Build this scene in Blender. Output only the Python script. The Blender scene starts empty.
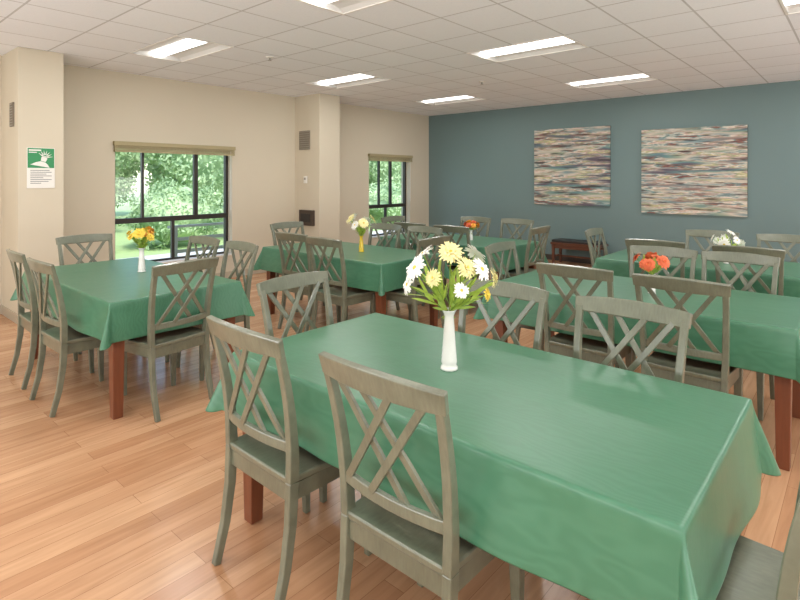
import bpy, bmesh, math, random
from mathutils import Vector, Matrix
random.seed(7)
scene = bpy.context.scene
COL = scene.collection
try:
    scene.view_settings.view_transform = 'Standard'
    scene.view_settings.look = 'None'
except Exception:
    pass

# ------------------------------------------------------------------ helpers
def srgb(r, g, b):
    def f(c):
        c /= 255.0
        return c / 12.92 if c <= 0.04045 else ((c + 0.055) / 1.055) ** 2.4
    return (f(r), f(g), f(b), 1.0)

def mat_base(name):
    m = bpy.data.materials.new(name)
    m.use_nodes = True
    nt = m.node_tree
    b = nt.nodes["Principled BSDF"]
    return m, nt, b

def simple(name, col, rough=0.5, noise=0.08, scale=8.0, stretch=(1, 1, 1), bump=0.0, spec=0.5, coat=0.0, metallic=0.0):
    m, nt, b = mat_base(name)
    tc = nt.nodes.new("ShaderNodeTexCoord")
    mp = nt.nodes.new("ShaderNodeMapping")
    mp.inputs["Scale"].default_value = stretch
    nz = nt.nodes.new("ShaderNodeTexNoise")
    nz.inputs["Scale"].default_value = scale
    nz.inputs["Detail"].default_value = 4
    nt.links.new(tc.outputs["Object"], mp.inputs["Vector"])
    nt.links.new(mp.outputs["Vector"], nz.inputs["Vector"])
    mx = nt.nodes.new("ShaderNodeMix"); mx.data_type = 'RGBA'
    mx.inputs[6].default_value = tuple(c * (1 - noise) for c in col[:3]) + (1,)
    mx.inputs[7].default_value = tuple(min(1, c * (1 + noise)) for c in col[:3]) + (1,)
    nt.links.new(nz.outputs["Fac"], mx.inputs[0])
    nt.links.new(mx.outputs[2], b.inputs["Base Color"])
    b.inputs["Roughness"].default_value = rough
    b.inputs["Specular IOR Level"].default_value = spec
    b.inputs["Coat Weight"].default_value = coat
    b.inputs["Metallic"].default_value = metallic
    if bump > 0:
        bp = nt.nodes.new("ShaderNodeBump")
        bp.inputs["Strength"].default_value = bump
        bp.inputs["Distance"].default_value = 0.01
        nt.links.new(nz.outputs["Fac"], bp.inputs["Height"])
        nt.links.new(bp.outputs["Normal"], b.inputs["Normal"])
    return m

def emis(name, col, strength):
    m, nt, b = mat_base(name)
    b.inputs["Base Color"].default_value = (0.9, 0.9, 0.9, 1)
    b.inputs["Emission Color"].default_value = col
    b.inputs["Emission Strength"].default_value = strength
    return m

def obj_from(name, verts, faces, mats, parent=None, smooth=False, bevel=0.0, fmat=None, subsurf=0, autosm=False):
    me = bpy.data.meshes.new(name)
    me.from_pydata([tuple(v) for v in verts], [], faces)
    bm = bmesh.new(); bm.from_mesh(me)
    if fmat is None:
        bmesh.ops.recalc_face_normals(bm, faces=bm.faces)
    bm.to_mesh(me); bm.free()
    if not isinstance(mats, (list, tuple)):
        mats = [mats]
    for m in mats:
        me.materials.append(m)
    if fmat:
        for p, i in zip(me.polygons, fmat):
            p.material_index = i
    if smooth:
        for p in me.polygons:
            p.use_smooth = True
    me.update()
    o = bpy.data.objects.new(name, me)
    COL.objects.link(o)
    if parent:
        o.parent = parent
    if bevel > 0:
        md = o.modifiers.new("bevel", 'BEVEL'); md.width = bevel; md.segments = 2; md.limit_method = 'ANGLE'
        md.harden_normals = False
    if subsurf:
        md = o.modifiers.new("sub", 'SUBSURF'); md.levels = subsurf; md.render_levels = subsurf
    return o

def empty(name, loc=(0, 0, 0), rotz=0.0):
    e = bpy.data.objects.new(name, None)
    e.empty_display_size = 0.1
    e.location = loc
    e.rotation_euler = (0, 0, rotz)
    COL.objects.link(e)
    return e

class Geo:
    def __init__(s):
        s.v = []; s.f = []; s.m = []
    def box(s, x0, x1, y0, y1, z0, z1, mi=0):
        n = len(s.v)
        s.v += [(x0, y0, z0), (x1, y0, z0), (x1, y1, z0), (x0, y1, z0), (x0, y0, z1), (x1, y0, z1), (x1, y1, z1), (x0, y1, z1)]
        s.f += [(n, n+3, n+2, n+1), (n+4, n+5, n+6, n+7), (n, n+1, n+5, n+4), (n+1, n+2, n+6, n+5), (n+2, n+3, n+7, n+6), (n+3, n, n+4, n+7)]
        s.m += [mi] * 6
    def face(s, pts, mi=0):
        n = len(s.v); s.v += [tuple(p) for p in pts]; s.f.append(tuple(range(n, n + len(pts)))); s.m.append(mi)
    def sweep(s, pts, sizes, side, mi=0):
        pts = [Vector(p) for p in pts]
        rings = []
        for i, p in enumerate(pts):
            a = pts[max(0, i - 1)]; b = pts[min(len(pts) - 1, i + 1)]
            t = (b - a).normalized()
            sd = Vector(side); sd = (sd - t * sd.dot(t)).normalized()
            n = t.cross(sd)
            w, h = sizes[i] if isinstance(sizes, list) else sizes
            k = len(s.v)
            for (c, d) in ((-1, -1), (1, -1), (1, 1), (-1, 1)):
                s.v.append(tuple(p + sd * (c * w / 2) + n * (d * h / 2)))
            rings.append(k)
        for i in range(len(rings) - 1):
            a, b = rings[i], rings[i + 1]
            for j in range(4):
                s.f.append((a + j, a + (j + 1) % 4, b + (j + 1) % 4, b + j)); s.m.append(mi)
        a = rings[0]; s.f.append((a + 3, a + 2, a + 1, a)); s.m.append(mi)
        a = rings[-1]; s.f.append((a, a + 1, a + 2, a + 3)); s.m.append(mi)
    def tube(s, pts, rads, seg=6, mi=0):
        pts = [Vector(p) for p in pts]
        rings = []
        for i, p in enumerate(pts):
            a = pts[max(0, i - 1)]; b = pts[min(len(pts) - 1, i + 1)]
            t = (b - a).normalized()
            u = t.orthogonal().normalized(); w = t.cross(u)
            r = rads[i] if isinstance(rads, list) else rads
            rings.append(len(s.v))
            for j in range(seg):
                an = 2 * math.pi * j / seg
                s.v.append(tuple(p + u * (r * math.cos(an)) + w * (r * math.sin(an))))
        for i in range(len(rings) - 1):
            a, b = rings[i], rings[i + 1]
            for j in range(seg):
                s.f.append((a + j, a + (j + 1) % seg, b + (j + 1) % seg, b + j)); s.m.append(mi)
        s.f.append(tuple(rings[0] + j for j in reversed(range(seg)))); s.m.append(mi)
        s.f.append(tuple(rings[-1] + j for j in range(seg))); s.m.append(mi)
    def lathe(s, prof, seg=24, ribs=0.0, nr=12, mi=0):
        rings = []
        for q, (r, z) in enumerate(prof):
            rings.append(len(s.v))
            for j in range(seg):
                an = 2 * math.pi * j / seg
                rr = r * (1 + ribs * math.cos(nr * an + (math.pi if q % 2 else 0)))
                s.v.append((rr * math.cos(an), rr * math.sin(an), z))
        for i in range(len(rings) - 1):
            a, b = rings[i], rings[i + 1]
            for j in range(seg):
                s.f.append((a + j, a + (j + 1) % seg, b + (j + 1) % seg, b + j)); s.m.append(mi)
        s.f.append(tuple(rings[0] + j for j in reversed(range(seg)))); s.m.append(mi)
        s.f.append(tuple(rings[-1] + j for j in range(seg))); s.m.append(mi)
    def make(s, name, mats, **kw):
        multi = len(set(s.m)) > 1
        return obj_from(name, s.v, s.f, mats, fmat=s.m if multi else None, **kw)

def dup(o, parent=None):
    c = o.copy()
    COL.objects.link(c)
    c.parent = parent
    for ch in list(o.children):
        dup(ch, c)
    return c

def tag(o, label, category, group=None):
    o["label"] = label; o["category"] = category
    if group: o["group"] = group

def struct(o, label=None):
    o["kind"] = "structure"
    if label: o["label"] = label

# ------------------------------------------------------------------ materials
M_beige = simple("beige_wall_paint", srgb(210, 200, 180), 0.85, 0.02, 2.0, spec=0.2)
M_teal = simple("teal_wall_paint", srgb(110, 133, 134), 0.5, 0.03, 1.5, spec=0.5)
M_white = simple("white_paint", srgb(235, 232, 226), 0.5, 0.02)
M_reflector = simple("troffer_reflector_grey_white", srgb(212, 210, 206), 0.6, 0.02)
M_base_beige = simple("beige_baseboard", srgb(182, 170, 150), 0.6, 0.03)
M_base_dark = simple("dark_baseboard", srgb(70, 62, 56), 0.6, 0.03)
M_bronze = simple("dark_bronze_metal", srgb(48, 43, 38), 0.45, 0.05)
M_blind = simple("woven_tan_blind", srgb(172, 160, 124), 0.8, 0.15, 60.0, (1, 1, 6), bump=0.3)
M_tablewood = simple("reddish_table_wood", srgb(116, 64, 40), 0.35, 0.25, 10.0, (6, 6, 0.6), coat=0.2)
M_darkwood = simple("dark_bench_wood", srgb(96, 56, 38), 0.35, 0.25, 8.0, (0.6, 6, 6), coat=0.2)
M_darkbox = simple("dark_brown_laminate", srgb(72, 58, 48), 0.4, 0.15, 8.0, (0.6, 6, 6))
M_leather = simple("black_leather", srgb(38, 34, 34), 0.45, 0.1)
M_grey = simple("grey_plastic", srgb(156, 152, 142), 0.5, 0.05)
M_dkgrey = simple("beige_grey_vent", srgb(128, 118, 104), 0.6, 0.05)
M_greensign = simple("green_sign_print", srgb(44, 140, 84), 0.4, 0.03)
M_ink = simple("grey_ink", srgb(110, 110, 110), 0.5, 0.02)
M_grass = simple("lawn_grass", srgb(172, 196, 134), 0.9, 0.2, 5.0)
M_concrete = simple("pale_concrete", srgb(218, 214, 206), 0.9, 0.08, 3.0)
M_rail = simple("weathered_grey_railing", srgb(160, 158, 150), 0.7, 0.06, 6.0)
M_bark = simple("bark", srgb(110, 94, 76), 0.9, 0.3, 10.0, bump=0.5)
M_milk = simple("milk_glass", srgb(232, 231, 226), 0.2, 0.02, 4, coat=0.6)
M_yvase = simple("yellow_vase_glaze", srgb(232, 196, 48), 0.25, 0.05, 4, coat=0.4)
M_stem = simple("flower_stem_green", srgb(132, 162, 66), 0.5, 0.15, 30)
M_leaf = simple("flower_leaf_green", srgb(170, 194, 82), 0.5, 0.25, 40)
M_pwhite = simple("white_petals", srgb(250, 248, 240), 0.6, 0.02, 30)
M_pyellow = simple("yellow_petals", srgb(238, 208, 80), 0.6, 0.12, 30)
M_pcream = simple("cream_yellow_petals", srgb(240, 230, 166), 0.6, 0.08, 30)
M_porange = simple("orange_petals", srgb(236, 168, 58), 0.6, 0.15, 30)
M_pred = simple("coral_orange_petals", srgb(228, 112, 70), 0.6, 0.15, 30)
M_pcenter = simple("flower_center_yellow", srgb(218, 190, 84), 0.7, 0.15, 60)

def foliage_mat():
    m, nt, b = mat_base("tree_leaves")
    gi = nt.nodes.new("ShaderNodeTexCoord")
    nz = nt.nodes.new("ShaderNodeTexNoise"); nz.inputs["Scale"].default_value = 1.6; nz.inputs["Detail"].default_value = 5
    cr = nt.nodes.new("ShaderNodeValToRGB")
    cr.color_ramp.elements[0].position = 0.35; cr.color_ramp.elements[0].color = srgb(134, 164, 114)
    cr.color_ramp.elements[1].position = 0.65; cr.color_ramp.elements[1].color = srgb(186, 208, 158)
    nt.links.new(gi.outputs["Object"], nz.inputs["Vector"])
    nt.links.new(nz.outputs["Fac"], cr.inputs["Fac"])
    nt.links.new(cr.outputs["Color"], b.inputs["Base Color"])
    b.inputs["Roughness"].default_value = 0.8
    return m
M_foliage = foliage_mat()

def chair_mat():
    m, nt, b = mat_base("antique_sage_grey_paint")
    tc = nt.nodes.new("ShaderNodeTexCoord")
    nz = nt.nodes.new("ShaderNodeTexNoise"); nz.inputs["Scale"].default_value = 9; nz.inputs["Detail"].default_value = 6
    mp = nt.nodes.new("ShaderNodeMapping"); mp.inputs["Scale"].default_value = (5, 1, 1)
    nz2 = nt.nodes.new("ShaderNodeTexNoise"); nz2.inputs["Scale"].default_value = 25; nz2.inputs["Detail"].default_value = 3
    nt.links.new(tc.outputs["Object"], nz.inputs["Vector"])
    nt.links.new(tc.outputs["Object"], mp.inputs["Vector"])
    nt.links.new(mp.outputs["Vector"], nz2.inputs["Vector"])
    cr = nt.nodes.new("ShaderNodeValToRGB")
    cr.color_ramp.elements[0].position = 0.3; cr.color_ramp.elements[0].color = srgb(96, 100, 84)
    cr.color_ramp.elements[1].position = 0.7; cr.color_ramp.elements[1].color = srgb(125, 130, 111)
    ad = nt.nodes.new("ShaderNodeMath"); ad.operation = 'MULTIPLY_ADD'; ad.inputs[1].default_value = 0.35
    nt.links.new(nz2.outputs["Fac"], ad.inputs[0])
    sb = nt.nodes.new("ShaderNodeMath"); sb.operation = 'MULTIPLY'; sb.inputs[1].default_value = 0.65
    nt.links.new(nz.outputs["Fac"], sb.inputs[0]); nt.links.new(sb.outputs[0], ad.inputs[2])
    nt.links.new(ad.outputs[0], cr.inputs["Fac"])
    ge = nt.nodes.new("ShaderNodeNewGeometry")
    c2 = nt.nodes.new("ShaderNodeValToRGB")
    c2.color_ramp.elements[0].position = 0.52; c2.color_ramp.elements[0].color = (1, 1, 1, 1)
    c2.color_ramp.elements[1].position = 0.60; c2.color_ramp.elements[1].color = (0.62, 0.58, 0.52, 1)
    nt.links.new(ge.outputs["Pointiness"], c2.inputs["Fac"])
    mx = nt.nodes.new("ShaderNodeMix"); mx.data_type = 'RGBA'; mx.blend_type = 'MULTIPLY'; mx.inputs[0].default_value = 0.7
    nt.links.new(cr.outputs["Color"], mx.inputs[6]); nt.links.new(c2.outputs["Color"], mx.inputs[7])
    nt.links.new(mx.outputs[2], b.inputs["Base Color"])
    b.inputs["Roughness"].default_value = 0.33
    b.inputs["Coat Weight"].default_value = 0.7
    b.inputs["Coat Roughness"].default_value = 0.2
    return m
M_chair = chair_mat()

def cloth_mat():
    m, nt, b = mat_base("green_moire_tablecloth")
    tc = nt.nodes.new("ShaderNodeTexCoord")
    mp = nt.nodes.new("ShaderNodeMapping"); mp.inputs["Scale"].default_value = (0.4, 1.0, 1.0)
    wv = nt.nodes.new("ShaderNodeTexWave"); wv.wave_type = 'BANDS'; wv.bands_direction = 'Y'
    wv.inputs["Scale"].default_value = 13.0; wv.inputs["Distortion"].default_value = 20.0
    wv.inputs["Detail"].default_value = 2.0; wv.inputs["Detail Scale"].default_value = 0.7
    nz = nt.nodes.new("ShaderNodeTexNoise"); nz.inputs["Scale"].default_value = 3.5; nz.inputs["Detail"].default_value = 5
    nt.links.new(tc.outputs["Object"], mp.inputs["Vector"])
    nt.links.new(mp.outputs["Vector"], wv.inputs["Vector"]); nt.links.new(mp.outputs["Vector"], nz.inputs["Vector"])
    ad = nt.nodes.new("ShaderNodeMath"); ad.operation = 'MULTIPLY_ADD'; ad.inputs[1].default_value = 0.4
    h = nt.nodes.new("ShaderNodeMath"); h.operation = 'MULTIPLY'; h.inputs[1].default_value = 0.6
    nt.links.new(nz.outputs["Fac"], h.inputs[0]); nt.links.new(wv.outputs["Fac"], ad.inputs[0]); nt.links.new(h.outputs[0], ad.inputs[2])
    mx = nt.nodes.new("ShaderNodeMix"); mx.data_type = 'RGBA'
    mx.inputs[6].default_value = srgb(64, 114, 86); mx.inputs[7].default_value = srgb(79, 129, 101)
    nt.links.new(ad.outputs[0], mx.inputs[0])
    nt.links.new(mx.outputs[2], b.inputs["Base Color"])
    rr = nt.nodes.new("ShaderNodeMapRange"); rr.inputs[3].default_value = 0.29; rr.inputs[4].default_value = 0.36
    nt.links.new(ad.outputs[0], rr.inputs[0]); nt.links.new(rr.outputs[0], b.inputs["Roughness"])
    bp = nt.nodes.new("ShaderNodeBump"); bp.inputs["Strength"].default_value = 0.22; bp.inputs["Distance"].default_value = 0.01
    n2 = nt.nodes.new("ShaderNodeTexNoise"); n2.inputs["Scale"].default_value = 6.0; n2.inputs["Detail"].default_value = 4
    nt.links.new(tc.outputs["Object"], n2.inputs["Vector"])
    nt.links.new(n2.outputs["Fac"], bp.inputs["Height"]); nt.links.new(bp.outputs["Normal"], b.inputs["Normal"])
    return m
M_cloth = cloth_mat()

def floor_mat():
    m, nt, b = mat_base("oak_laminate_planks")
    tc = nt.nodes.new("ShaderNodeTexCoord")
    mp = nt.nodes.new("ShaderNodeMapping"); mp.inputs["Rotation"].default_value = (0, 0, math.pi / 2)
    bk = nt.nodes.new("ShaderNodeTexBrick")
    bk.offset = 0.37; bk.offset_frequency = 2
    bk.inputs["Scale"].default_value = 1.0
    bk.inputs["Brick Width"].default_value = 1.1; bk.inputs["Row Height"].default_value = 0.10
    bk.inputs["Mortar Size"].default_value = 0.0012; bk.inputs["Mortar Smooth"].default_value = 0.3
    bk.inputs["Color1"].default_value = srgb(206, 164, 128); bk.inputs["Color2"].default_value = srgb(185, 139, 104)
    bk.inputs["Mortar"].default_value = srgb(150, 108, 78)
    nt.links.new(tc.outputs["Object"], mp.inputs["Vector"]); nt.links.new(mp.outputs["Vector"], bk.inputs["Vector"])
    mp2 = nt.nodes.new("ShaderNodeMapping"); mp2.inputs["Scale"].default_value = (13, 1.0, 1)
    nz = nt.nodes.new("ShaderNodeTexNoise"); nz.inputs["Scale"].default_value = 2.2; nz.inputs["Detail"].default_value = 6; nz.inputs["Distortion"].default_value = 0.6
    nt.links.new(tc.outputs["Object"], mp2.inputs["Vector"]); nt.links.new(mp2.outputs["Vector"], nz.inputs["Vector"])
    cr = nt.nodes.new("ShaderNodeValToRGB")
    cr.color_ramp.elements[0].position = 0.3; cr.color_ramp.elements[0].color = (0.76, 0.69, 0.62, 1)
    cr.color_ramp.elements[1].position = 0.65; cr.color_ramp.elements[1].color = (1.04, 1.02, 1.0, 1)
    nt.links.new(nz.outputs["Fac"], cr.inputs["Fac"])
    mx = nt.nodes.new("ShaderNodeMix"); mx.data_type = 'RGBA'; mx.blend_type = 'MULTIPLY'; mx.inputs[0].default_value = 0.72
    nt.links.new(bk.outputs["Color"], mx.inputs[6]); nt.links.new(cr.outputs["Color"], mx.inputs[7])
    nt.links.new(mx.outputs[2], b.inputs["Base Color"])
    b.inputs["Roughness"].default_value = 0.25
    return m
M_floor = floor_mat()

CX, CY, TX, TY = -5.65, 2.4875, 0.57, 0.625   # ceiling grid origin and tile size
def ceil_mat():
    m, nt, b = mat_base("acoustic_ceiling_tiles")
    tc = nt.nodes.new("ShaderNodeTexCoord")
    mp = nt.nodes.new("ShaderNodeMapping"); mp.inputs["Location"].default_value = (-CX + 20 * TX, -CY + 20 * TY, 0)
    bk = nt.nodes.new("ShaderNodeTexBrick"); bk.offset = 0.0; bk.offset_frequency = 1
    bk.inputs["Scale"].default_value = 1.0
    bk.inputs["Brick Width"].default_value = TX; bk.inputs["Row Height"].default_value = TY
    bk.inputs["Mortar Size"].default_value = 0.009; bk.inputs["Mortar Smooth"].default_value = 0.1
    bk.inputs["Color1"].default_value = srgb(240, 243, 248); bk.inputs["Color2"].default_value = srgb(244, 247, 252)
    bk.inputs["Mortar"].default_value = srgb(200, 201, 203)
    nt.links.new(tc.outputs["Object"], mp.inputs["Vector"]); nt.links.new(mp.outputs["Vector"], bk.inputs["Vector"])
    nz = nt.nodes.new("ShaderNodeTexNoise"); nz.inputs["Scale"].default_value = 70; nz.inputs["Detail"].default_value = 3
    nt.links.new(tc.outputs["Object"], nz.inputs["Vector"])
    cr = nt.nodes.new("ShaderNodeValToRGB")
    cr.color_ramp.elements[0].position = 0.3; cr.color_ramp.elements[0].color = (0.85, 0.85, 0.85, 1)
    cr.color_ramp.elements[1].position = 0.5; cr.color_ramp.elements[1].color = (1, 1, 1, 1)
    nt.links.new(nz.outputs["Fac"], cr.inputs["Fac"])
    mx = nt.nodes.new("ShaderNodeMix"); mx.data_type = 'RGBA'; mx.blend_type = 'MULTIPLY'; mx.inputs[0].default_value = 0.3
    nt.links.new(bk.outputs["Color"], mx.inputs[6]); nt.links.new(cr.outputs["Color"], mx.inputs[7])
    nt.links.new(mx.outputs[2], b.inputs["Base Color"])
    b.inputs["Roughness"].default_value = 0.9
    return m
M_ceil = ceil_mat()

def paint_mat(name, seed):
    m, nt, b = mat_base(name)
    tc = nt.nodes.new("ShaderNodeTexCoord")
    def noise(sx, sz, sc, det, off, rough=0.5):
        mp = nt.nodes.new("ShaderNodeMapping"); mp.inputs["Scale"].default_value = (sx, 1, sz); mp.inputs["Location"].default_value = (seed + off, seed * 1.7, seed * 0.3 + off * 2)
        nz = nt.nodes.new("ShaderNodeTexNoise"); nz.inputs["Scale"].default_value = sc; nz.inputs["Detail"].default_value = det; nz.inputs["Roughness"].default_value = rough
        nt.links.new(tc.outputs["Object"], mp.inputs["Vector"]); nt.links.new(mp.outputs["Vector"], nz.inputs["Vector"])
        return nz.outputs["Fac"]
    def ramp(fac, stops):
        cr = nt.nodes.new("ShaderNodeValToRGB"); nt.links.new(fac, cr.inputs["Fac"])
        el = cr.color_ramp.elements
        el[0].position = stops[0][0]; el[0].color = srgb(*stops[0][1])
        el[1].position = stops[-1][0]; el[1].color = srgb(*stops[-1][1])
        for p, c in stops[1:-1]:
            e = el.new(p); e.color = srgb(*c)
        return cr.outputs["Color"]
    def mix(f, a, c, mode='MIX'):
        mx = nt.nodes.new("ShaderNodeMix"); mx.data_type = 'RGBA'; mx.blend_type = mode
        if isinstance(f, float): mx.inputs[0].default_value = f
        else: nt.links.new(f, mx.inputs[0])
        nt.links.new(a, mx.inputs[6]); nt.links.new(c, mx.inputs[7])
        return mx.outputs[2]
    zones = ramp(noise(0.5, 3.4, 1.3, 2.0, 0.0), [(0.34, (92, 84, 98)), (0.40, (98, 136, 140)), (0.46, (142, 160, 140)), (0.51, (206, 194, 180)), (0.56, (120, 150, 154)), (0.62, (146, 108, 98)), (0.68, (88, 106, 116))])
    dabs = ramp(noise(1.7, 13.0, 1.3, 4.0, 4.1, 0.6), [(0.34, (104, 66, 72)), (0.39, (150, 104, 86)), (0.43, (92, 134, 136)), (0.49, (224, 216, 202)), (0.54, (196, 160, 148)), (0.58, (150, 164, 132)), (0.62, (204, 190, 140)), (0.66, (232, 228, 218)), (0.71, (104, 126, 138))])
    mask = nt.nodes.new("ShaderNodeValToRGB")
    mask.color_ramp.elements[0].position = 0.40; mask.color_ramp.elements[1].position = 0.56
    nt.links.new(noise(1.0, 12.0, 1.2, 4.0, 7.7), mask.inputs["Fac"])
    c = mix(mask.outputs["Color"], zones, dabs)
    dark = ramp(noise(2.2, 22.0, 1.1, 3.0, 9.3), [(0.34, (104, 84, 88)), (0.44, (255, 255, 255))])
    c = mix(0.8, c, dark, 'MULTIPLY')
    nt.links.new(c, b.inputs["Base Color"])
    b.inputs["Roughness"].default_value = 0.5
    return m

def glass_mat():
    m = bpy.data.materials.new("window_glass"); m.use_nodes = True
    nt = m.node_tree; nt.nodes.clear()
    out = nt.nodes.new("ShaderNodeOutputMaterial"); mix = nt.nodes.new("ShaderNodeMixShader")
    tr = nt.nodes.new("ShaderNodeBsdfTransparent"); gl = nt.nodes.new("ShaderNodeBsdfGlossy"); gl.inputs["Roughness"].default_value = 0.02
    mix.inputs[0].default_value = 0.05
    nt.links.new(tr.outputs[0], mix.inputs[1]); nt.links.new(gl.outputs[0], mix.inputs[2]); nt.links.new(mix.outputs[0], out.inputs[0])
    return m
M_glass = glass_mat()
M_lens = emis("fluorescent_lens", (1.0, 0.99, 0.97, 1), 4.0)

# ------------------------------------------------------------------ room shell
XW, YN, XE, YS, HC = -7.45, 9.5, 3.6, -2.6, 2.95
g = Geo(); g.box(XW - 0.25, XE + 0.2, YS - 0.2, YN + 0.2, -0.1, 0.0)
o = g.make("floor", M_floor); struct(o, "light oak laminate plank floor")

WINS = [(2.81, 4.53), (7.57, 8.84)]; WZ0, WZ1 = 0.35, 2.0
g = Geo()
ys = [YS] + [v for w in WINS for v in w] + [YN]
for i in range(0, len(ys), 2):
    g.box(XW - 0.25, XW, ys[i], ys[i + 1], 0, HC)
for (a, b_) in WINS:
    g.box(XW - 0.25, XW, a, b_, 0, WZ0); g.box(XW - 0.25, XW, a, b_, WZ1, HC)
o = g.make("wall_west", M_beige); struct(o, "beige painted wall with two windows")
g = Geo(); g.box(XW - 0.25, XE + 0.2, YN, YN + 0.2, 0, HC); o = g.make("wall_north", M_teal); struct(o, "teal painted wall")
g = Geo(); g.box(XE, XE + 0.2, YS, YN, 0, HC); o = g.make("wall_east", M_beige); struct(o, "beige painted wall")
g = Geo(); g.box(XW - 0.25, XE + 0.2, YS - 0.2, YS, 0, HC); o = g.make("wall_south", M_beige); struct(o, "beige painted wall")

PX = -6.8
for (y0, y1) in ((1.59, 2.02), (5.75, 6.2)):
    g = Geo(); g.box(XW, PX, y0, y1, 0, HC); o = g.make("pillar", M_beige, bevel=0.004); struct(o, "beige square pillar against the wall")
    g = Geo(); g.box(XW, PX + 0.012, y0 - 0.012, y1 + 0.012, 0, 0.1); o = g.make("trim_1" if y0 < 3 else "trim_2", M_base_beige); struct(o, "beige baseboard around pillar")
g = Geo()
for (a, b_) in ((YS, 1.578), (2.032, 5.738), (6.212, YN)):
    g.box(XW, XW + 0.012, a, b_, 0, 0.1)
o = g.make("baseboard_west", M_base_beige); struct(o, "beige baseboard")
g = Geo(); g.box(XW, XE, YN - 0.012, YN, 0, 0.1); o = g.make("baseboard_north", M_base_dark); struct(o, "dark baseboard")

# ceiling with openings for the light fixtures
cols = [-5.65, -2.80, 0.05]
rows = [0.3, 2.8, 5.3, 7.8]
holes = [(cx, cy) for cx in cols for cy in rows]
xs = sorted(set([XW - 0.2, XE + 0.15] + [round(CX + i * TX, 4) for i in range(-30, 40) if XW - 0.2 < CX + i * TX < XE + 0.15]))
ysl = sorted(set([YS - 0.15, YN + 0.15] + [round(CY + i * TY, 4) for i in range(-30, 40) if YS - 0.15 < CY + i * TY < YN + 0.15]))
verts = [(x, y, HC) for y in ysl for x in xs]; faces = []
for j in range(len(ysl) - 1):
    for i in range(len(xs) - 1):
        mx_, my_ = (xs[i] + xs[i + 1]) / 2, (ysl[j] + ysl[j + 1]) / 2
        if any(abs(mx_ - hx) < TX and abs(my_ - hy) < TY / 2 for hx, hy in holes):
            continue
        n = j * len(xs) + i
        faces.append((n, n + len(xs), n + len(xs) + 1, n + 1))
o = obj_from("ceiling", verts, faces, M_ceil); struct(o, "suspended ceiling of white acoustic tiles")

# ceiling light prototype
def make_light():
    r = empty("ceiling_light", (0, 0, HC))
    a, b_ = TX, TY / 2
    g = Geo()
    for (x0, x1, y0, y1) in ((-a, a, -b_, -b_ + 0.02), (-a, a, b_ - 0.02, b_), (-a, -a + 0.02, -b_ + 0.02, b_ - 0.02), (a - 0.02, a, -b_ + 0.02, b_ - 0.02)):
        g.box(x0, x1, y0, y1, -0.006, 0.004)
    g.make("frame", M_white, parent=r)
    g = Geo()
    a2, b2 = a - 0.02, b_ - 0.02
    for s in (-1, 1):
        prof = [(b2, 0.0), (b2 - 0.04, 0.03), (b2 - 0.10, 0.045), (0.08, 0.05), (0.0, 0.05)]
        for k in range(len(prof) - 1):
            (ya, za), (yb, zb) = prof[k], prof[k + 1]
            g.face([(-a2, s * ya, za), (a2, s * ya, za), (a2, s * yb, zb), (-a2, s * yb, zb)])
        g.face([(s * a2, -b2, 0), (s * a2, b2, 0), (s * a2, b2, 0.11), (s * a2, -b2, 0.11)])
    g.make("reflector", M_reflector, parent=r)
    g = Geo()
    n = 8
    pts = [(0.085 * math.cos(math.pi * k / n), 0.045 - 0.045 * math.sin(math.pi * k / n)) for k in range(n + 1)]
    for k in range(n):
        g.face([(-a2 + 0.01, pts[k][0], pts[k][1]), (a2 - 0.01, pts[k][0], pts[k][1]), (a2 - 0.01, pts[k + 1][0], pts[k + 1][1]), (-a2 + 0.01, pts[k + 1][0], pts[k + 1][1])])
    for s in (-1, 1):
        g.face([(s * (a2 - 0.01), p[0], p[1]) for p in pts])
    g.make("diffuser", M_lens, parent=r, smooth=False)
    ld = bpy.data.lights.new("tube_light", 'AREA'); ld.shape = 'RECTANGLE'; ld.size = 1.06; ld.size_y = 0.13
    ld.energy = 16.5; ld.color = (1.0, 0.985, 0.96)
    lo = bpy.data.objects.new("tube_light", ld); COL.objects.link(lo); lo.parent = r; lo.location = (0, 0, -0.006)
    tag(r, "recessed fluorescent troffer with glowing centre lens in ceiling grid", "ceiling light", "recessed ceiling lights")
    return r
proto = make_light()
for i, (hx, hy) in enumerate(holes):
    L = proto if i == 0 else dup(proto)
    L.location = (hx, hy, HC)

# small sprinkler heads
spk = empty("fire_sprinkler", (-5.2, 3.65, HC))
g = Geo(); g.lathe([(0.045, 0.0), (0.042, -0.008), (0.02, -0.012)], 20); g.make("escutcheon", M_white, parent=spk, smooth=True)
g = Geo(); g.lathe([(0.01, -0.012), (0.01, -0.035), (0.022, -0.037), (0.022, -0.041)], 16); g.make("nozzle", M_grey, parent=spk)
tag(spk, "small white fire sprinkler head in the tiled ceiling", "sprinkler", "ceiling sprinklers")
for p in ((-4.2, 6.6),):
    s_ = dup(spk); s_.location = (p[0], p[1], HC)

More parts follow.
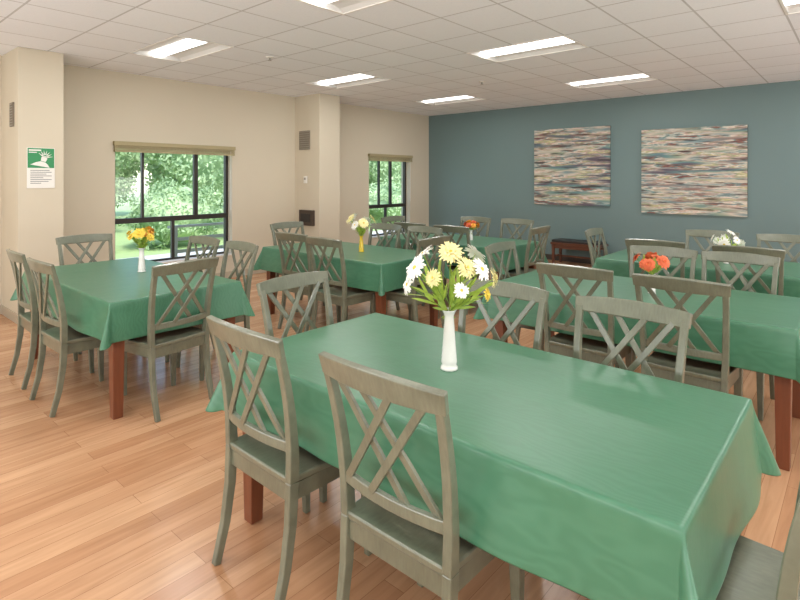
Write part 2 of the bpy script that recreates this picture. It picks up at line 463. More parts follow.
# ------------------------------------------------------------------ windows
def window(name, y0, y1, thin, lower):
    X0, X1 = XW - 0.17, XW - 0.11
    g = Geo(); f = 0.045
    g.box(X0, X1, y0, y1, WZ0, WZ0 + f); g.box(X0, X1, y0, y1, WZ1 - f, WZ1)
    g.box(X0, X1, y0, y0 + f, WZ0 + f, WZ1 - f); g.box(X0, X1, y1 - f, y1, WZ0 + f, WZ1 - f)
    g.box(X0, X1, y0 + f, y1 - f, 0.93, 1.0)
    for (yy, w) in thin:
        g.box(X0 + 0.005, X1 - 0.005, yy - w / 2, yy + w / 2, 1.0, WZ1 - f)
    for (yy, w) in lower:
        g.box(X0 + 0.005, X1 - 0.005, yy - w / 2, yy + w / 2, WZ0 + f, 0.93)
    o = g.make(name, M_bronze); struct(o, "dark bronze framed window with a transom bar")
    g = Geo(); g.face([(X0 + 0.03, y0 + f, WZ0 + f), (X0 + 0.03, y1 - f, WZ0 + f), (X0 + 0.03, y1 - f, WZ1 - f), (X0 + 0.03, y0 + f, WZ1 - f)])
    g.make("glass_pane", M_glass, parent=o)
    g = Geo(); g.box(XW - 0.11, XW + 0.02, y0, y1, WZ0 - 0.0, WZ0 + 0.02)
    g.make("window_sill", M_white, parent=o)
window("window_1", 2.81, 4.53, [(3.22, 0.03), (4.0, 0.06)], [(3.65, 0.04)])
window("window_2", 7.57, 8.84, [(8.0, 0.03), (8.35, 0.05)], [(8.2, 0.04)])
for (y0, y1) in WINS:
    r = empty("window_blind", (XW, (y0 + y1) / 2, 1.8))
    w = (y1 - y0) / 2 + 0.03
    g = Geo()
    g.box(0.0, 0.06, -w, w, 0.18, 0.235)
    g.make("headrail", M_blind, parent=r, bevel=0.004)
    g = Geo()
    for k in range(6):
        g.box(0.008, 0.052, -w + 0.01, w - 0.01, 0.118 + k * 0.0105, 0.125 + k * 0.0105)
    g.box(0.006, 0.055, -w + 0.01, w - 0.01, 0.095, 0.116)
    g.make("blind_slats", M_blind, parent=r)
    g = Geo(); g.tube([(0.05, w - 0.08, 0.16), (0.05, w - 0.08, -0.3), (0.05, w - 0.08, -0.75)], 0.003)
    g.make("cord", M_white, parent=r)
    tag(r, "tan wooden blind raised and stacked above the window", "window blind")

# ------------------------------------------------------------------ outside
g = Geo(); g.box(-60, XW - 0.25, -30, 60, -0.2, -0.12); o = g.make("ground", M_grass); struct(o, "lawn outside the windows")
g = Geo(); g.box(-11.2, -9.9, -10, 40, -0.12, -0.06); o = g.make("footpath", M_concrete); struct(o, "pale concrete path outside the windows")
r = empty("railing", (-9.3, 6.3, -0.12))
g = Geo()
for k in range(4):
    g.box(-0.045, 0.045, -1.8 + k * 1.2 - 0.045, -1.8 + k * 1.2 + 0.045, 0, 0.78)
g.make("post", M_rail, parent=r)
g = Geo(); g.box(-0.05, 0.05, -1.9, 1.9, 0.78, 0.82); g.box(-0.02, 0.02, -1.8, 1.8, 0.54, 0.60); g.box(-0.02, 0.02, -1.8, 1.8, 0.32, 0.38); g.box(-0.02, 0.02, -1.8, 1.8, 0.10, 0.16)
g.make("rail", M_rail, parent=r)
tag(r, "weathered grey rail fence outside the window", "railing")

def foliage(name, rx, ry, rz, n, size, seed, parent):
    rnd = random.Random(seed)
    V = []; F = []
    for i in range(n):
        th = rnd.uniform(0, 2 * math.pi); cz = rnd.uniform(-0.9, 1); sr = math.sqrt(1 - cz * cz)
        lump = 0.82 + 0.13 * math.sin(3 * th + seed) + 0.1 * math.sin(5 * cz * 2 + th * 2) + rnd.uniform(-0.13, 0.1)
        p = Vector((rx * sr * math.cos(th) * lump, ry * sr * math.sin(th) * lump, rz * cz * lump))
        d = Vector((rnd.gauss(0, 1), rnd.gauss(0, 1), rnd.gauss(0, 1))).normalized()
        e = d.orthogonal().normalized()
        s = size * rnd.uniform(0.6, 1.3)
        k = len(V)
        V += [p - d * s, p + e * s * 0.45, p + d * s, p - e * s * 0.45]; F.append((k, k + 1, k + 2, k + 3))
    k = len(V); nseg = 20
    for a in range(11):
        ph = math.pi * a / 10
        for b_ in range(nseg):
            t = 2 * math.pi * b_ / nseg
            lp = 0.74 + 0.05 * math.sin(3 * t + seed) + 0.05 * math.sin(5 * ph)
            V.append(Vector((rx * lp * math.sin(ph) * math.cos(t), ry * lp * math.sin(ph) * math.sin(t), rz * lp * math.cos(ph))))
    for a in range(10):
        for b_ in range(nseg):
            F.append((k + a * nseg + b_, k + a * nseg + (b_ + 1) % nseg, k + (a + 1) * nseg + (b_ + 1) % nseg, k + (a + 1) * nseg + b_))
    o = obj_from(name, V, F, M_foliage, parent=parent)
    o["kind"] = "stuff"
    return o
tree = empty("tree", (-16, 4.5, -0.12))
g = Geo(); g.tube([(0, 0, 0), (0.05, 0.03, 1.0), (0, 0, 2.4)], [0.16, 0.12, 0.08], 8); g.make("trunk", M_bark, parent=tree, smooth=True)
fo = foliage("foliage", 1.88, 1.88, 2.3, 11000, 0.075, 3, tree); fo.location = (0, 0, 2.7)
tag(tree, "leafy green tree outside the windows", "tree", "trees outside")
for i, (x, y) in enumerate([(-16, 8.6), (-16, 12.7), (-16, 16.8), (-16, 20.9), (-20.2, 6.5), (-20.2, 10.6), (-20.2, 14.7), (-20.2, 18.8), (-20.2, 22.9), (-20.2, 27.0), (-24.4, 8.5), (-24.4, 12.6), (-24.4, 16.8), (-24.4, 21.0), (-24.4, 25.2)]):
    t = dup(tree); t.location = (x, y, -0.12); t.rotation_euler = (0, 0, i * math.pi)
bush = empty("bush", (-12.7, 3.6, -0.12))
fo = foliage("foliage", 1.15, 1.15, 0.85, 5000, 0.05, 5, bush); fo.location = (0, 0, 0.78)
g = Geo()
for k in range(4):
    an = k * 1.6; g.tube([(0, 0, 0), (0.12 * math.cos(an), 0.12 * math.sin(an), 0.3), (0.3 * math.cos(an), 0.3 * math.sin(an), 0.7)], [0.03, 0.025, 0.015], 6)
g.make("branch", M_bark, parent=bush)
tag(bush, "rounded green shrub outside the windows", "bush", "shrubs outside")
for i in range(6):
    t = dup(bush); t.location = (-12.7, 3.6 + 2.55 * (i + 1), -0.12); t.rotation_euler = (0, 0, i * math.pi)

# ------------------------------------------------------------------ chair
def post_y(z):
    P = [(0.0, -0.265), (0.15, -0.225), (0.30, -0.203), (0.45, -0.195), (0.58, -0.198), (0.72, -0.215), (0.85, -0.243), (0.98, -0.28)]
    for (a, ya), (b_, yb) in zip(P, P[1:]):
        if z <= b_:
            t = (z - a) / (b_ - a); return ya + (yb - ya) * t
    return P[-1][1]
def post_x(z):
    return 0.205 if z < 0.45 else 0.205 + 0.02 * (z - 0.45) / 0.5
def back_pt(x, z, off=0.0):
    return (x, post_y(z) - 0.028 * (1 - (x / 0.225) ** 2) + off, z)

def make_chair():
    r = empty("dining_chair")
    nx, ny = 12, 10
    V = []; F = []
    def outline(u, v):
        w = 0.208 + 0.024 * v
        if v > 0.85: w -= 0.02 * ((v - 0.85) / 0.15) ** 2
        x = u * w
        y = -0.213 + v * 0.435 - (0.014 * u * u if v > 0.5 else 0) * (v - 0.5) * 2
        return x, y
    for j in range(ny + 1):
        for i in range(nx + 1):
            u = -1 + 2 * i / nx; v = j / ny
            x, y = outline(u, v)
            dz = -0.012 * max(0, 1 - u * u) ** 0.7 * max(0, 1 - (2 * v - 0.95) ** 2) ** 0.7
            dz += 0.004 * math.exp(-(u / 0.25) ** 2) * v
            V.append((x, y, 0.466 + dz))
    n1 = len(V)
    for j in range(ny + 1):
        for i in range(nx + 1):
            u = -1 + 2 * i / nx; v = j / ny
            x, y = outline(u, v)
            V.append((x * 0.985, y * 0.985, 0.438))
    W = nx + 1
    for j in range(ny):
        for i in range(nx):
            a = j * W + i
            F.append((a, a + 1, a + W + 1, a + W)); F.append((n1 + a, n1 + a + W, n1 + a + W + 1, n1 + a + 1))
    for i in range(nx):
        F.append((i, n1 + i, n1 + i + 1, i + 1)); a = ny * W + i; F.append((a, a + 1, n1 + a + 1, n1 + a))
    for j in range(ny):
        a = j * W; F.append((a, a + W, n1 + a + W, n1 + a)); a = j * W + nx; F.append((a, n1 + a, n1 + a + W, a + W))
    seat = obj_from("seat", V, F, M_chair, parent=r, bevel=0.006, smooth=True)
    try:
        bm = bmesh.new(); bm.from_mesh(seat.data)
        for e in bm.edges:
            if len(e.link_faces) == 2 and e.calc_face_angle() > 0.6: e.smooth = False
        bm.to_mesh(seat.data); bm.free()
    except Exception:
        pass
    g = Geo()
    g.box(-0.19, 0.19, 0.165, 0.187, 0.375, 0.438)
    g.box(-0.19, 0.19, -0.205, -0.185, 0.375, 0.438)
    for s in (-1, 1):
        g.sweep([(s * 0.195, -0.185, 0.4065), (s * 0.203, 0.17, 0.4065)], (0.02, 0.063), (1, 0, 0))
    g.make("seat_frame", M_chair, parent=r, bevel=0.002)
    for s in (-1, 1):
        g = Geo()
        g.sweep([(s * 0.203, 0.178, 0.437), (s * 0.203, 0.178, 0.34), (s * 0.204, 0.183, 0.15), (s * 0.206, 0.188, 0.0)],
                [(0.044, 0.044), (0.043, 0.043), (0.034, 0.034), (0.027, 0.027)], (1, 0, 0))
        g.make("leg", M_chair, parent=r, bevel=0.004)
    for s in (-1, 1):
        g = Geo(); pts = []; sz = []
        for k in range(7):
            z = 0.45 * k / 6
            pts.append((s * post_x(z), post_y(z), z)); t = k / 6
            sz.append((0.028 + 0.004 * t, 0.030 + 0.012 * t))
        g.sweep(pts, sz, (1, 0, 0)); g.make("leg", M_chair, parent=r, bevel=0.004)
    g = Geo()
    for s in (-1, 1):
        pts = []; sz = []
        for k in range(9):
            z = 0.45 + 0.485 * k / 8; t = k / 8
            pts.append((s * post_x(z), post_y(z), z)); sz.append((0.032 - 0.002 * t, 0.042 - 0.016 * t))
        g.sweep(pts, sz, (1, 0, 0))
    pts = []; sz = []
    for k in range(15):
        x = -0.246 + 0.492 * k / 14; q = 1 - (x / 0.246) ** 2
        z = 0.941 + 0.004 * q
        pts.append((x, post_y(0.941) - 0.030 * q + 0.002, z)); sz.append((0.064 + 0.014 * q, 0.024))
    g.sweep(pts, sz, (0, -0.27, 1))
    pts = []
    for k in range(9):
        x = -0.2 + 0.4 * k / 8
        pts.append(back_pt(x, 0.575))
    g.sweep(pts, (0.038, 0.02), (0, 0, 1))
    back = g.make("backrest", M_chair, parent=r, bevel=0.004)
    for idx, (xt, xb, off) in enumerate(((-0.178, 0.066, 0.006), (-0.066, 0.178, 0.006), (0.178, -0.066, -0.006), (0.066, -0.178, -0.006))):
        g = Geo(); pts = []
        for k in range(9):
            t = k / 8; z = 0.585 + (0.92 - 0.585) * t
            x = xb + (xt - xb) * t
            pts.append(back_pt(x, z, off))
        g.sweep(pts, (0.025, 0.012), (1, 0, 0))
        g.make("slat", M_chair, parent=back, bevel=0.002)
    tag(r, "sage grey painted wooden dining chair with crossed slat back", "chair", "dining chairs")
    return r
chair = make_chair()
first = [True]
def put_chair(bx, by, face, rot=0.0, label=None):
    """bx,by = position of the top of the backrest, face = direction in degrees the sitter looks"""
    a = math.radians(face + rot)
    cx = bx + 0.275 * math.cos(a); cy = by + 0.275 * math.sin(a)
    c = chair if first[0] else dup(chair)
    first[0] = False
    c.location = (cx, cy, 0.0)
    c.rotation_euler = (0, 0, a - math.pi / 2)
    c.scale = (1, 1, 1.02)
    if label: c["label"] = label

# ------------------------------------------------------------------ tables
TH = 0.76
def make_table(a, b_):
    r = empty("dining_table")
    g = Geo(); g.box(-a + 0.012, a - 0.012, -b_ + 0.012, b_ - 0.012, TH - 0.036, TH - 0.004); g.make("tabletop", M_tablewood, parent=r, bevel=0.004)
    g = Geo()
    A, B = a - 0.055, b_ - 0.055
    g.box(-A, A, -B, -B + 0.022, TH - 0.13, TH - 0.036); g.box(-A, A, B - 0.022, B, TH - 0.13, TH - 0.036)
    g.box(-A, -A + 0.022, -B + 0.022, B - 0.022, TH - 0.13, TH - 0.036); g.box(A - 0.022, A, -B + 0.022, B - 0.022, TH - 0.13, TH - 0.036)
    g.make("apron", M_tablewood, parent=r)
    for sx in (-1, 1):
        for sy in (-1, 1):
            g = Geo(); x, y = sx * (a - 0.06), sy * (b_ - 0.06)
            g.sweep([(x, y, TH - 0.036), (x, y, TH - 0.14), (x, y, 0.1), (x, y, 0.0)], [(0.078, 0.078), (0.078, 0.078), (0.064, 0.064), (0.06, 0.06)], (1, 0, 0))
            g.make("leg", M_tablewood, parent=r, bevel=0.004)
    tag(r, "reddish brown wooden dining table with square legs", "table", "dining tables")
    return r

def make_cloth(name, a, b_, o_, seed, cf=0.26):
    rnd = random.Random(seed)
    ph = [rnd.uniform(0, 6.28) for _ in range(16)]
    fr = [1.0, 0.9, 0.78, 0.64, 0.5, 0.36, 0.22, 0.1, 0.03]
    def axis(h, n):
        l = [-h - o_ * f for f in fr] + [-h + 2 * h * k / n for k in range(n + 1)] + [h + o_ * f for f in reversed(fr)]
        return l
    ax = axis(a, 44); ay = axis(b_, 26)
    def wav(s, i):
        return 0.5 * math.sin(s * 5.0 + ph[i]) + 0.35 * math.sin(s * 9.5 + ph[i + 1]) + 0.15 * math.sin(s * 17 + ph[i + 2])
    V = []; F = []
    for y in ay:
        for x in ax:
            ex = max(abs(x) - a, 0.0); ey = max(abs(y) - b_, 0.0)
            sx = 1 if x > 0 else -1; sy = 1 if y > 0 else -1
            xc = max(-a, min(a, x)); yc = max(-b_, min(b_, y))
            r = math.hypot(ex, ey)
            # cut corner of the cloth, gently rounded
            if ex > 0 and ey > 0:
                q = max(ex, ey); rr = r
                target = q * (1 + 0.14 * math.sin(2 * math.atan2(ey, ex)) ** 2)
                ex *= target / rr; ey *= target / rr; r = target
            if r < 1e-9:
                z = 0.0012 * (math.sin(x * 5 + ph[0]) + math.sin(y * 7 + x * 2 + ph[3]))
                V.append((x, y, TH + 0.0025 + z)); continue
            phi = math.atan2(ey, ex)
            f = math.sin(2 * phi) ** 2
            w = (math.cos(phi) ** 2) * wav(yc * 1.0 + (10 if sx > 0 else 0), 0 if sx > 0 else 4) + (math.sin(phi) ** 2) * wav(xc + 3, 8 if sy > 0 else 12)
            t = r / o_
            cfl = cf if sx < 0 else cf * 0.85
            k = r * (0.13 + cfl * f) + 0.022 * min(1, t) * w * (1 - f) + 0.004
            k = max(k, 0.010 + 0.02 * r)
            if k > r: k = r * 0.98
            zz = -math.sqrt(max(r * r - k * k, 0))
            zz = zz + 0.006 * (1 - math.exp(-r / 0.02))
            V.append((sx * (a + k * math.cos(phi)) if ex > 0 else x, sy * (b_ + k * math.sin(phi)) if ey > 0 else y, TH + 0.0025 + zz))
    W = len(ax)
    for j in range(len(ay) - 1):
        for i in range(W - 1):
            n = j * W + i
            F.append((n, n + 1, n + W + 1, n + W))
    o = obj_from(name, V, F, M_cloth, smooth=True)
    md = o.modifiers.new("thick", 'SOLIDIFY'); md.thickness = 0.002; md.offset = 1
    md = o.modifiers.new("sub", 'SUBSURF'); md.levels = 1; md.render_levels = 1
    return o

TABLES = {  # x0,x1,y0,y1
    1: (-2.17, -0.30, 1.32, 2.25),
    2: (-5.43, -3.60, 1.32, 2.26),
    3: (-2.12, -0.27, 3.44, 4.36),
    4: (-5.17, -3.34, 3.55, 4.47),
    5: (-4.90, -3.06, 5.20, 6.12),
    6: (-2.00, -0.15, 5.22, 6.14),
}
tproto = None
for k, (x0, x1, y0, y1) in TABLES.items():
    cx, cy, a, b_ = (x0 + x1) / 2, (y0 + y1) / 2, 0.92, 0.462
    if tproto is None:
        tproto = make_table(a, b_); t = tproto
    else:
        t = dup(tproto)
    t.location = (cx, cy, 0)
    c = make_cloth("tablecloth", a, b_, 0.26, 20 + k, 0.29)
    c.location = (cx, cy, 0)
    tag(c, "green moire tablecloth draped over a dining table", "tablecloth", "green tablecloths")

CH = [
    # table 1
    (-1.07, 1.12, 90, 0), (-1.76, 1.11, 90, -1), (-2.43, 1.87, 0, 2), (-1.43, 2.45, 270, 3), (-0.79, 2.45, 270, -1), (-0.06, 1.67, 180, 0),
    # table 2
    (-4.18, 1.10, 90, 1), (-4.86, 1.12, 90, -2), (-4.65, 2.54, 270, 2), (-4.02, 2.54, 270, -2), (-5.68, 1.87, 0, 1), (-3.41, 1.74, 180, 8),
    # table 3
    (-1.39, 3.24, 90, 1), (-0.78, 3.23, 90, -1), (-2.33, 3.95, 0, 2), (-1.22, 4.56, 270, 2), (-0.70, 4.56, 270, -2),
    # table 4
    (-4.34, 3.30, 90, 1), (-3.77, 3.23, 90, -1), (-3.04, 3.97, 180, 1), (-4.34, 4.7, 270, 1), (-3.76, 4.72, 270, -1), (-5.42, 4.06, 0, 0),
    # table 5
    (-4.25, 5.03, 90, 1), (-3.62, 5.03, 90, -1), (-2.78, 5.60, 180, 2), (-4.15, 6.36, 270, 1), (-3.53, 6.42, 270, -2), (-5.12, 5.7, 0, 0),
    # table 6
    (-1.42, 5.05, 90, 1), (-0.72, 5.05, 90, -1), (-2.22, 5.72, 0, 2), (-1.22, 6.34, 270, -1), (-0.58, 6.34, 270, 1),
]
for c in CH:
    put_chair(*c)

# ------------------------------------------------------------------ vases and flowers
def make_vase(mat, h, ribs=0.035):
    g = Geo(); s = h / 0.255
    out = [(0.034, 0), (0.037, 0.004), (0.035, 0.012), (0.029, 0.022)]
    for k in range(16):
        t = k / 15; z = 0.03 + 0.195 * t
        r_ = 0.033 * (1 - t) + 0.019 * t
        out.append((r_, z))
    out += [(0.022, 0.236), (0.029, 0.25), (0.032, 0.255), (0.028, 0.253), (0.016, 0.225), (0.015, 0.19), (0.02, 0.12), (0.022, 0.08)]
    g.lathe([(r * (s ** 0.5), z * s) for r, z in out], 40, ribs, 10)
    o = g.make("vase", mat, smooth=True)
    return o

def bloom_mesh(pet, kind, R, seed):
    rnd = random.Random(seed)
    g = Geo()
    layers = {"daisy": [(1.0, 0.02, 18), (0.92, 0.18, 16), (0.5, 0.4, 9)], "mum": [(1.0, 0.1, 18), (0.85, 0.45, 16), (0.65, 0.85, 13), (0.42, 1.2, 9)],
              "spider": [(1.0, -0.05, 20), (0.95, 0.2, 18), (0.8, 0.5, 15), (0.55, 0.9, 10)],
              "ball": [(0.95, -0.3, 16), (1.0, 0.15, 18), (0.92, 0.6, 16), (0.75, 1.0, 12), (0.5, 1.3, 8)]}[kind]
    for (rl, el, n) in layers:
        off = rnd.uniform(0, 1)
        for k in range(n):
            an = 2 * math.pi * (k + off) / n + rnd.uniform(-0.08, 0.08)
            e = el + rnd.uniform(-0.12, 0.12)
            u = Vector((math.cos(an), math.sin(an), 0)); s = Vector((-math.sin(an), math.cos(an), 0))
            L = R * rl * rnd.uniform(0.86, 1.12); w = R * {"daisy": 0.14, "spider": 0.10}.get(kind, 0.2)
            def P(t, ww, lift=0.0):
                return u * (L * t * math.cos(e)) + Vector((0, 0, L * t * math.sin(e) + lift)) + s * ww
            g.face([P(0.1, -w * 0.3), P(0.1, w * 0.3), P(0.62, w, 0.002), P(0.62, -w, 0.002)])
            g.face([P(0.62, -w, 0.002), P(0.62, w, 0.002), P(0.95, w * 0.55, -0.004), P(1.02, 0, -0.006), P(0.95, -w * 0.55, -0.004)])
    if kind != "ball":
        prof = [(R * 0.16, R * 0.05), (R * 0.19, R * 0.10), (R * 0.13, R * 0.17), (R * 0.03, R * 0.19)]
        g.lathe(prof, 10, 0, 1, mi=1)
    return g

def make_flower(name, pet, kind, R, L, seed, leafy=True, label="", lw=0.012, ll0=0.075, nl=4, face=0.5):
    r = empty(name)
    rnd = random.Random(seed)
    bend = 0.02
    pts = [(0, 0, -0.05), (0, 0, 0), (bend * 0.4, 0, L * 0.5), (bend, 0, L * 0.98)]
    g = Geo(); g.tube(pts, 0.0022, 6); g.make("stem", M_stem, parent=r)
    g = bloom_mesh(pet, kind, R, seed)
    b_ = g.make("bloom", [pet, M_pcenter], parent=r); b_.location = (bend, 0, L)
    b_.rotation_euler = (0, face, 0)
    if leafy:
        for k in range(nl):
            g = Geo(); t = 0.02 + 0.62 * k / nl; an = k * 2.3 + seed
            base = Vector((bend * t * 0.6, 0, L * t))
            u = Vector((math.cos(an), math.sin(an), 0)); s = Vector((-math.sin(an), math.cos(an), 0))
            ll = ll0 * rnd.uniform(0.8, 1.2); w = lw
            P = lambda q, ww: base + u * (ll * q * 0.5) + Vector((0, 0, ll * (q * 1.05 - 0.25 * q * q))) + s * ww
            g.face([P(0, 0), P(0.3, w), P(0.35, 0), P(0.3, -w)])
            g.face([P(0.3, w), P(0.7, w * 0.9), P(0.7, 0), P(0.35, 0)]); g.face([P(0.35, 0), P(0.7, 0), P(0.7, -w * 0.9), P(0.3, -w)])
            g.face([P(0.7, w * 0.9), P(1, 0), P(0.7, 0)]); g.face([P(0.7, 0), P(1, 0), P(0.7, -w * 0.9)])
            g.make("leaf", M_leaf, parent=r)
    tag(r, label, "flower", "flowers in vases")
    return r

def place_flower(f, base, tilt, az, sc=1.0):
    f.location = base
    z = Vector((math.sin(tilt) * math.cos(az), math.sin(tilt) * math.sin(az), math.cos(tilt)))
    x = Vector((math.cos(tilt) * math.cos(az), math.cos(tilt) * math.sin(az), -math.sin(tilt)))
    y = z.cross(x)
    m = Matrix((x, y, z)).transposed()
    f.rotation_mode = 'QUATERNION'
    f.rotation_quaternion = m.to_quaternion()
    f.scale = (sc, sc, sc)

def bouquet(x, y, vase_mat, vh, protos, spec, vlabel):
    v = make_vase(vase_mat, vh); v.location = (x, y, TH + 0.006)
    tag(v, vlabel, "vase")
    nz = TH + 0.006 + vh - 0.01
    for (pi, tilt, azd, sc) in spec:
        pr = protos[pi]
        if not pr.get("used"):
            pr["used"] = True; f = pr["obj"]
        else:
            f = dup(pr["obj"])
        f["group"] = vlabel.split(" on ")[0] + " flowers"
        az = math.radians(azd)
        place_flower(f, (x + 0.006 * math.cos(az), y + 0.006 * math.sin(az), nz), math.radians(tilt), az, sc)

def pro(*a, **k):
    return {"obj": make_flower(*a, **k), "used": False}
LW = "white daisy with yellow centre on a leafy stem"
kw = dict(lw=0.009, ll0=0.13, nl=6)
big = [pro("daisy_flower", M_pwhite, "daisy", 0.05, 0.235, 1, label=LW, face=0.45, **kw), pro("chrysanthemum_flower", M_pcream, "spider", 0.048, 0.25, 2, label="pale cream yellow chrysanthemum on a leafy stem", face=0.7, **kw),
       pro("chrysanthemum_flower", M_pyellow, "mum", 0.032, 0.18, 3, label="bright yellow chrysanthemum on a leafy stem", **kw)]
spec1 = [(0, 34, 250, 1.05), (1, 10, 310, 1.05), (0, 32, 5, 1.0), (1, 46, 30, 0.9), (0, 18, 215, 1.08), (2, 54, 20, 0.95), (0, 50, 235, 0.88), (1, 26, 340, 0.92), (1, 32, 275, 0.78), (0, 24, 70, 1.1), (0, 40, 330, 0.66)]
bouquet(-1.29, 1.78, M_milk, 0.245, big, spec1, "ribbed white milk glass vase on green tablecloth")

def small_set(x, y, vm, vh, mats, kind, n, seed, label, fl, R=0.045, spread=34, L=0.13):
    rnd = random.Random(seed)
    ps = [pro(fl[i][0], mats[i], kind, R, L, seed + i, label=fl[i][1]) for i in range(len(mats))]
    spec = []
    for k in range(n):
        spec.append((k % len(mats), 4 if k == 0 else rnd.uniform(spread * 0.5, spread), k * 137.5, rnd.uniform(0.8, 1.25)))
    bouquet(x, y, vm, vh, ps, spec, label)
small_set(-4.56, 1.93, M_milk, 0.20, [M_porange, M_pyellow, M_pyellow], "mum", 9, 31, "white bud vase of orange and yellow flowers on green tablecloth",
          [("chrysanthemum_flower", "orange chrysanthemum on a green stem"), ("chrysanthemum_flower", "yellow chrysanthemum on a green stem"), ("chrysanthemum_flower", "yellow chrysanthemum on a green stem")], R=0.045, L=0.16)
small_set(-1.10, 3.86, M_milk, 0.13, [M_pred], "mum", 8, 41, "small white vase of orange red flowers on green tablecloth",
          [("chrysanthemum_flower", "coral orange ruffled flower on a green stem")], R=0.041, L=0.125, spread=42)
small_set(-4.05, 4.0, M_yvase, 0.17, [M_pwhite, M_pcream], "daisy", 8, 51, "yellow ceramic vase of white flowers on green tablecloth",
          [("daisy_flower", "white daisy on a green stem"), ("daisy_flower", "cream daisy on a green stem")], R=0.055, L=0.18)
small_set(-3.76, 5.66, M_milk, 0.13, [M_pred, M_porange], "ball", 6, 61, "small white vase of red flowers on green tablecloth",
          [("carnation_flower", "red orange carnation on a green stem"), ("carnation_flower", "orange carnation on a green stem")], R=0.042, L=0.10, spread=45)
small_set(-0.97, 5.66, M_milk, 0.13, [M_pwhite, M_pwhite], "daisy", 7, 71, "small white vase of white flowers on green tablecloth",
          [("daisy_flower", "white daisy in a low bouquet"), ("daisy_flower", "white daisy in a low bouquet")], R=0.048, L=0.18, spread=64)

# ------------------------------------------------------------------ wall pieces
for i, (x0, x1, z0, z1, sd) in enumerate([(-4.83, -3.39, 1.05, 2.47, 3.0), (-2.86, -1.35, 0.965, 2.355, 11.3)]):
    r = empty("painting", ((x0 + x1) / 2, YN, (z0 + z1) / 2))
    w, h = (x1 - x0) / 2, (z1 - z0) / 2
    g = Geo(); g.box(-w, w, -0.045, -0.0005, -h, h); g.make("canvas", paint_mat("abstract_canvas_paint", sd), parent=r)
    tag(r, "large square abstract canvas with horizontal multicoloured streaks" if i == 0 else "large abstract canvas with cream and slate streaks, hung slightly lower", "painting")

# bench against the teal wall
r = empty("bench", (-3.84, 9.2, 0))
g = Geo(); g.box(-0.45, 0.45, -0.19, 0.19, 0.36, 0.40)
g.box(-0.42, 0.42, -0.16, -0.14, 0.29, 0.36); g.box(-0.42, 0.42, 0.14, 0.16, 0.29, 0.36); g.make("frame", M_darkwood, parent=r, bevel=0.004)
g = Geo(); g.box(-0.43, 0.43, -0.18, 0.18, 0.40, 0.44); g.make("cushion", M_leather, parent=r, bevel=0.012)
for sx in (-1, 1):
    for sy in (-1, 1):
        g = Geo(); g.sweep([(sx * 0.41, sy * 0.15, 0.36), (sx * 0.41, sy * 0.15, 0.0)], [(0.05, 0.05), (0.035, 0.035)], (1, 0, 0)); g.make("leg", M_darkwood, parent=r, bevel=0.003)
g = Geo()
g.box(-0.41, 0.41, -0.01, 0.01, 0.13, 0.16)
g.box(-0.42, -0.40, -0.15, 0.15, 0.13, 0.16); g.box(0.40, 0.42, -0.15, 0.15, 0.13, 0.16)
g.make("stretcher", M_darkwood, parent=r)
tag(r, "low dark wooden bench with black cushion against teal wall", "bench")

# sign on pillar
r = empty("wall_sign", (PX, 1.80, 1.44))
g = Geo(); g.box(0.0, 0.008, -0.13, 0.13, 0, 0.44, 0)
g.face([(0.009, -0.125, 0.22), (0.009, 0.125, 0.22), (0.009, 0.125, 0.435), (0.009, -0.125, 0.435)], 1)
g.make("sign_board", [M_white, M_greensign], parent=r)
g = Geo()
g.face([(0.010, -0.115, 0.405), (0.010, 0.0, 0.405), (0.010, 0.0, 0.42), (0.010, -0.115, 0.42)])
g.face([(0.010, -0.115, 0.384), (0.010, -0.04, 0.384), (0.010, -0.04, 0.394), (0.010, -0.115, 0.394)])
# large spiky crowned head above draped shoulders, leaning
def P2(pts, an=-0.3):
    o2 = []
    for y, z in pts:
        yy = y * math.cos(an) - z * math.sin(an); zz = y * math.sin(an) + z * math.cos(an)
        o2.append((0.010, 0.0 + yy, 0.245 + max(zz, -0.022)))
    g.face(o2)
P2([(-0.10, -0.02), (0.085, 0.0), (0.055, 0.03), (0.028, 0.045), (-0.018, 0.045), (-0.06, 0.02)])
P2([(-0.018, 0.05), (0.028, 0.05), (0.034, 0.085), (0.03, 0.10), (-0.02, 0.10), (-0.024, 0.085)])
P2([(-0.032, 0.103), (0.042, 0.103), (0.040, 0.112), (-0.030, 0.112)])
for k in range(7):
    an = math.radians(24 + k * 22); d = (math.cos(an), math.sin(an)); e = (-d[1], d[0])
    cy_, cz_ = 0.005, 0.095
    P2([(cy_ + d[0] * 0.03 - e[0] * 0.006, cz_ + d[1] * 0.03 - e[1] * 0.006), (cy_ + d[0] * 0.03 + e[0] * 0.006, cz_ + d[1] * 0.03 + e[1] * 0.006), (cy_ + d[0] * 0.082, cz_ + d[1] * 0.082)])
g.make("emblem", M_white, parent=r)
g = Geo()
for k in range(8):
    z = 0.19 - k * 0.02; w = [0.09, 0.10, 0.075, 0.1, 0.06, 0.1, 0.085, 0.05][k]
    g.face([(0.0095, -0.10, z), (0.0095, -0.10 + 2 * w, z), (0.0095, -0.10 + 2 * w, z + 0.006), (0.0095, -0.10, z + 0.006)])
g.make("printed_lines", M_ink, parent=r)
tag(r, "green and white notice sign fixed on the beige pillar", "sign")

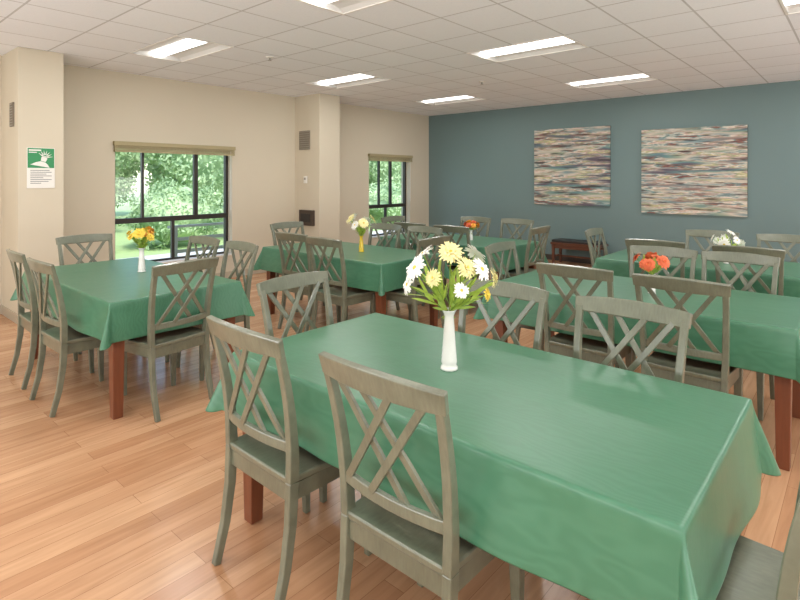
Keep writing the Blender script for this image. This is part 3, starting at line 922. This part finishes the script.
def grille(loc, w, h, label, mat):
    r = empty("air_vent", loc); g = Geo()
    g.box(-w, w, -0.014, 0.001, -h, h)
    g.make("frame", mat, parent=r)
    g = Geo(); n = 9
    for k in range(n):
        z = -h + 0.015 + (2 * h - 0.03) * k / (n - 1)
        g.box(-w + 0.015, w - 0.015, -0.02, -0.0139, z - 0.005, z + 0.003)
    g.make("louvres", M_grey, parent=r)
    tag(r, label, "vent")
grille((-7.18, 5.75, 2.19), 0.14, 0.16, "grey louvred air vent high on the pillar", M_dkgrey)
grille((-7.0, 1.59, 2.24), 0.07, 0.13, "small grey louvred vent high on the pillar", M_dkgrey)
r = empty("wall_box", (-7.10, 5.75, 0.88)); g = Geo(); g.box(-0.18, 0.18, -0.05, 0.001, -0.13, 0.13); g.make("body", M_darkbox, parent=r, bevel=0.004)
g = Geo(); g.box(-0.12, 0.12, -0.056, -0.05, -0.07, 0.07); g.make("panel", M_leather, parent=r)
tag(r, "dark brown box mounted low on the pillar", "box")
r = empty("thermostat", (-7.15, 5.75, 1.52)); g = Geo(); g.box(-0.04, 0.04, -0.025, 0.001, -0.06, 0.06); g.make("body", M_white, parent=r, bevel=0.006)
g = Geo(); g.box(-0.022, 0.022, -0.028, -0.025, 0.0, 0.035); g.make("display", M_grey, parent=r)
tag(r, "small white thermostat on the pillar", "thermostat")

# ------------------------------------------------------------------ light
w = bpy.data.worlds.new("world"); scene.world = w; w.use_nodes = True
nt = w.node_tree
bg = nt.nodes["Background"]
sky = nt.nodes.new("ShaderNodeTexSky")
try:
    sky.sky_type = 'NISHITA'; sky.sun_disc = False; sky.sun_elevation = math.radians(50); sky.sun_rotation = math.radians(90)
except Exception:
    pass
nt.links.new(sky.outputs[0], bg.inputs[0]); bg.inputs[1].default_value = 0.55
sd = bpy.data.lights.new("sun", 'SUN'); sd.energy = 3.6; sd.angle = math.radians(3.0); sd.color = (1, 0.98, 0.93)
so = bpy.data.objects.new("sun", sd); COL.objects.link(so); so.location = (10, 0, 20)
so.rotation_euler = Vector((-0.62, 0.15, -0.75)).to_track_quat('-Z', 'Y').to_euler()

def area(name, loc, direction, sx, sy, e, col):
    ld = bpy.data.lights.new(name, 'AREA'); ld.shape = 'RECTANGLE'; ld.size = sx; ld.size_y = sy; ld.energy = e; ld.color = col
    lo = bpy.data.objects.new(name, ld); COL.objects.link(lo); lo.location = loc
    lo.rotation_euler = Vector(direction).to_track_quat('-Z', 'Y').to_euler()
    return lo
# unseen fill lamps added behind the camera, tilted up to brighten ceiling and room
area("fill_light", (3.4, 3.5, 1.3), (-1, 0, 0.75), 9.0, 1.6, 275, (0.95, 0.98, 1.0))
area("fill_light", (-2.0, -2.4, 1.3), (0, 1, 0.75), 9.0, 1.6, 275, (0.95, 0.98, 1.0))

# ------------------------------------------------------------------ camera
cd = bpy.data.cameras.new("camera"); cam = bpy.data.objects.new("camera", cd); COL.objects.link(cam)
cd.sensor_width = 36.0; cd.lens = 36.0 * 533 / 800
cam.location = (0, 0, 1.55)
cam.rotation_euler = (math.pi / 2, 0, math.radians(41.2))
cd.shift_y = -(300 - 178) / 800.0
cd.clip_start = 0.02; cd.clip_end = 300
scene.camera = cam
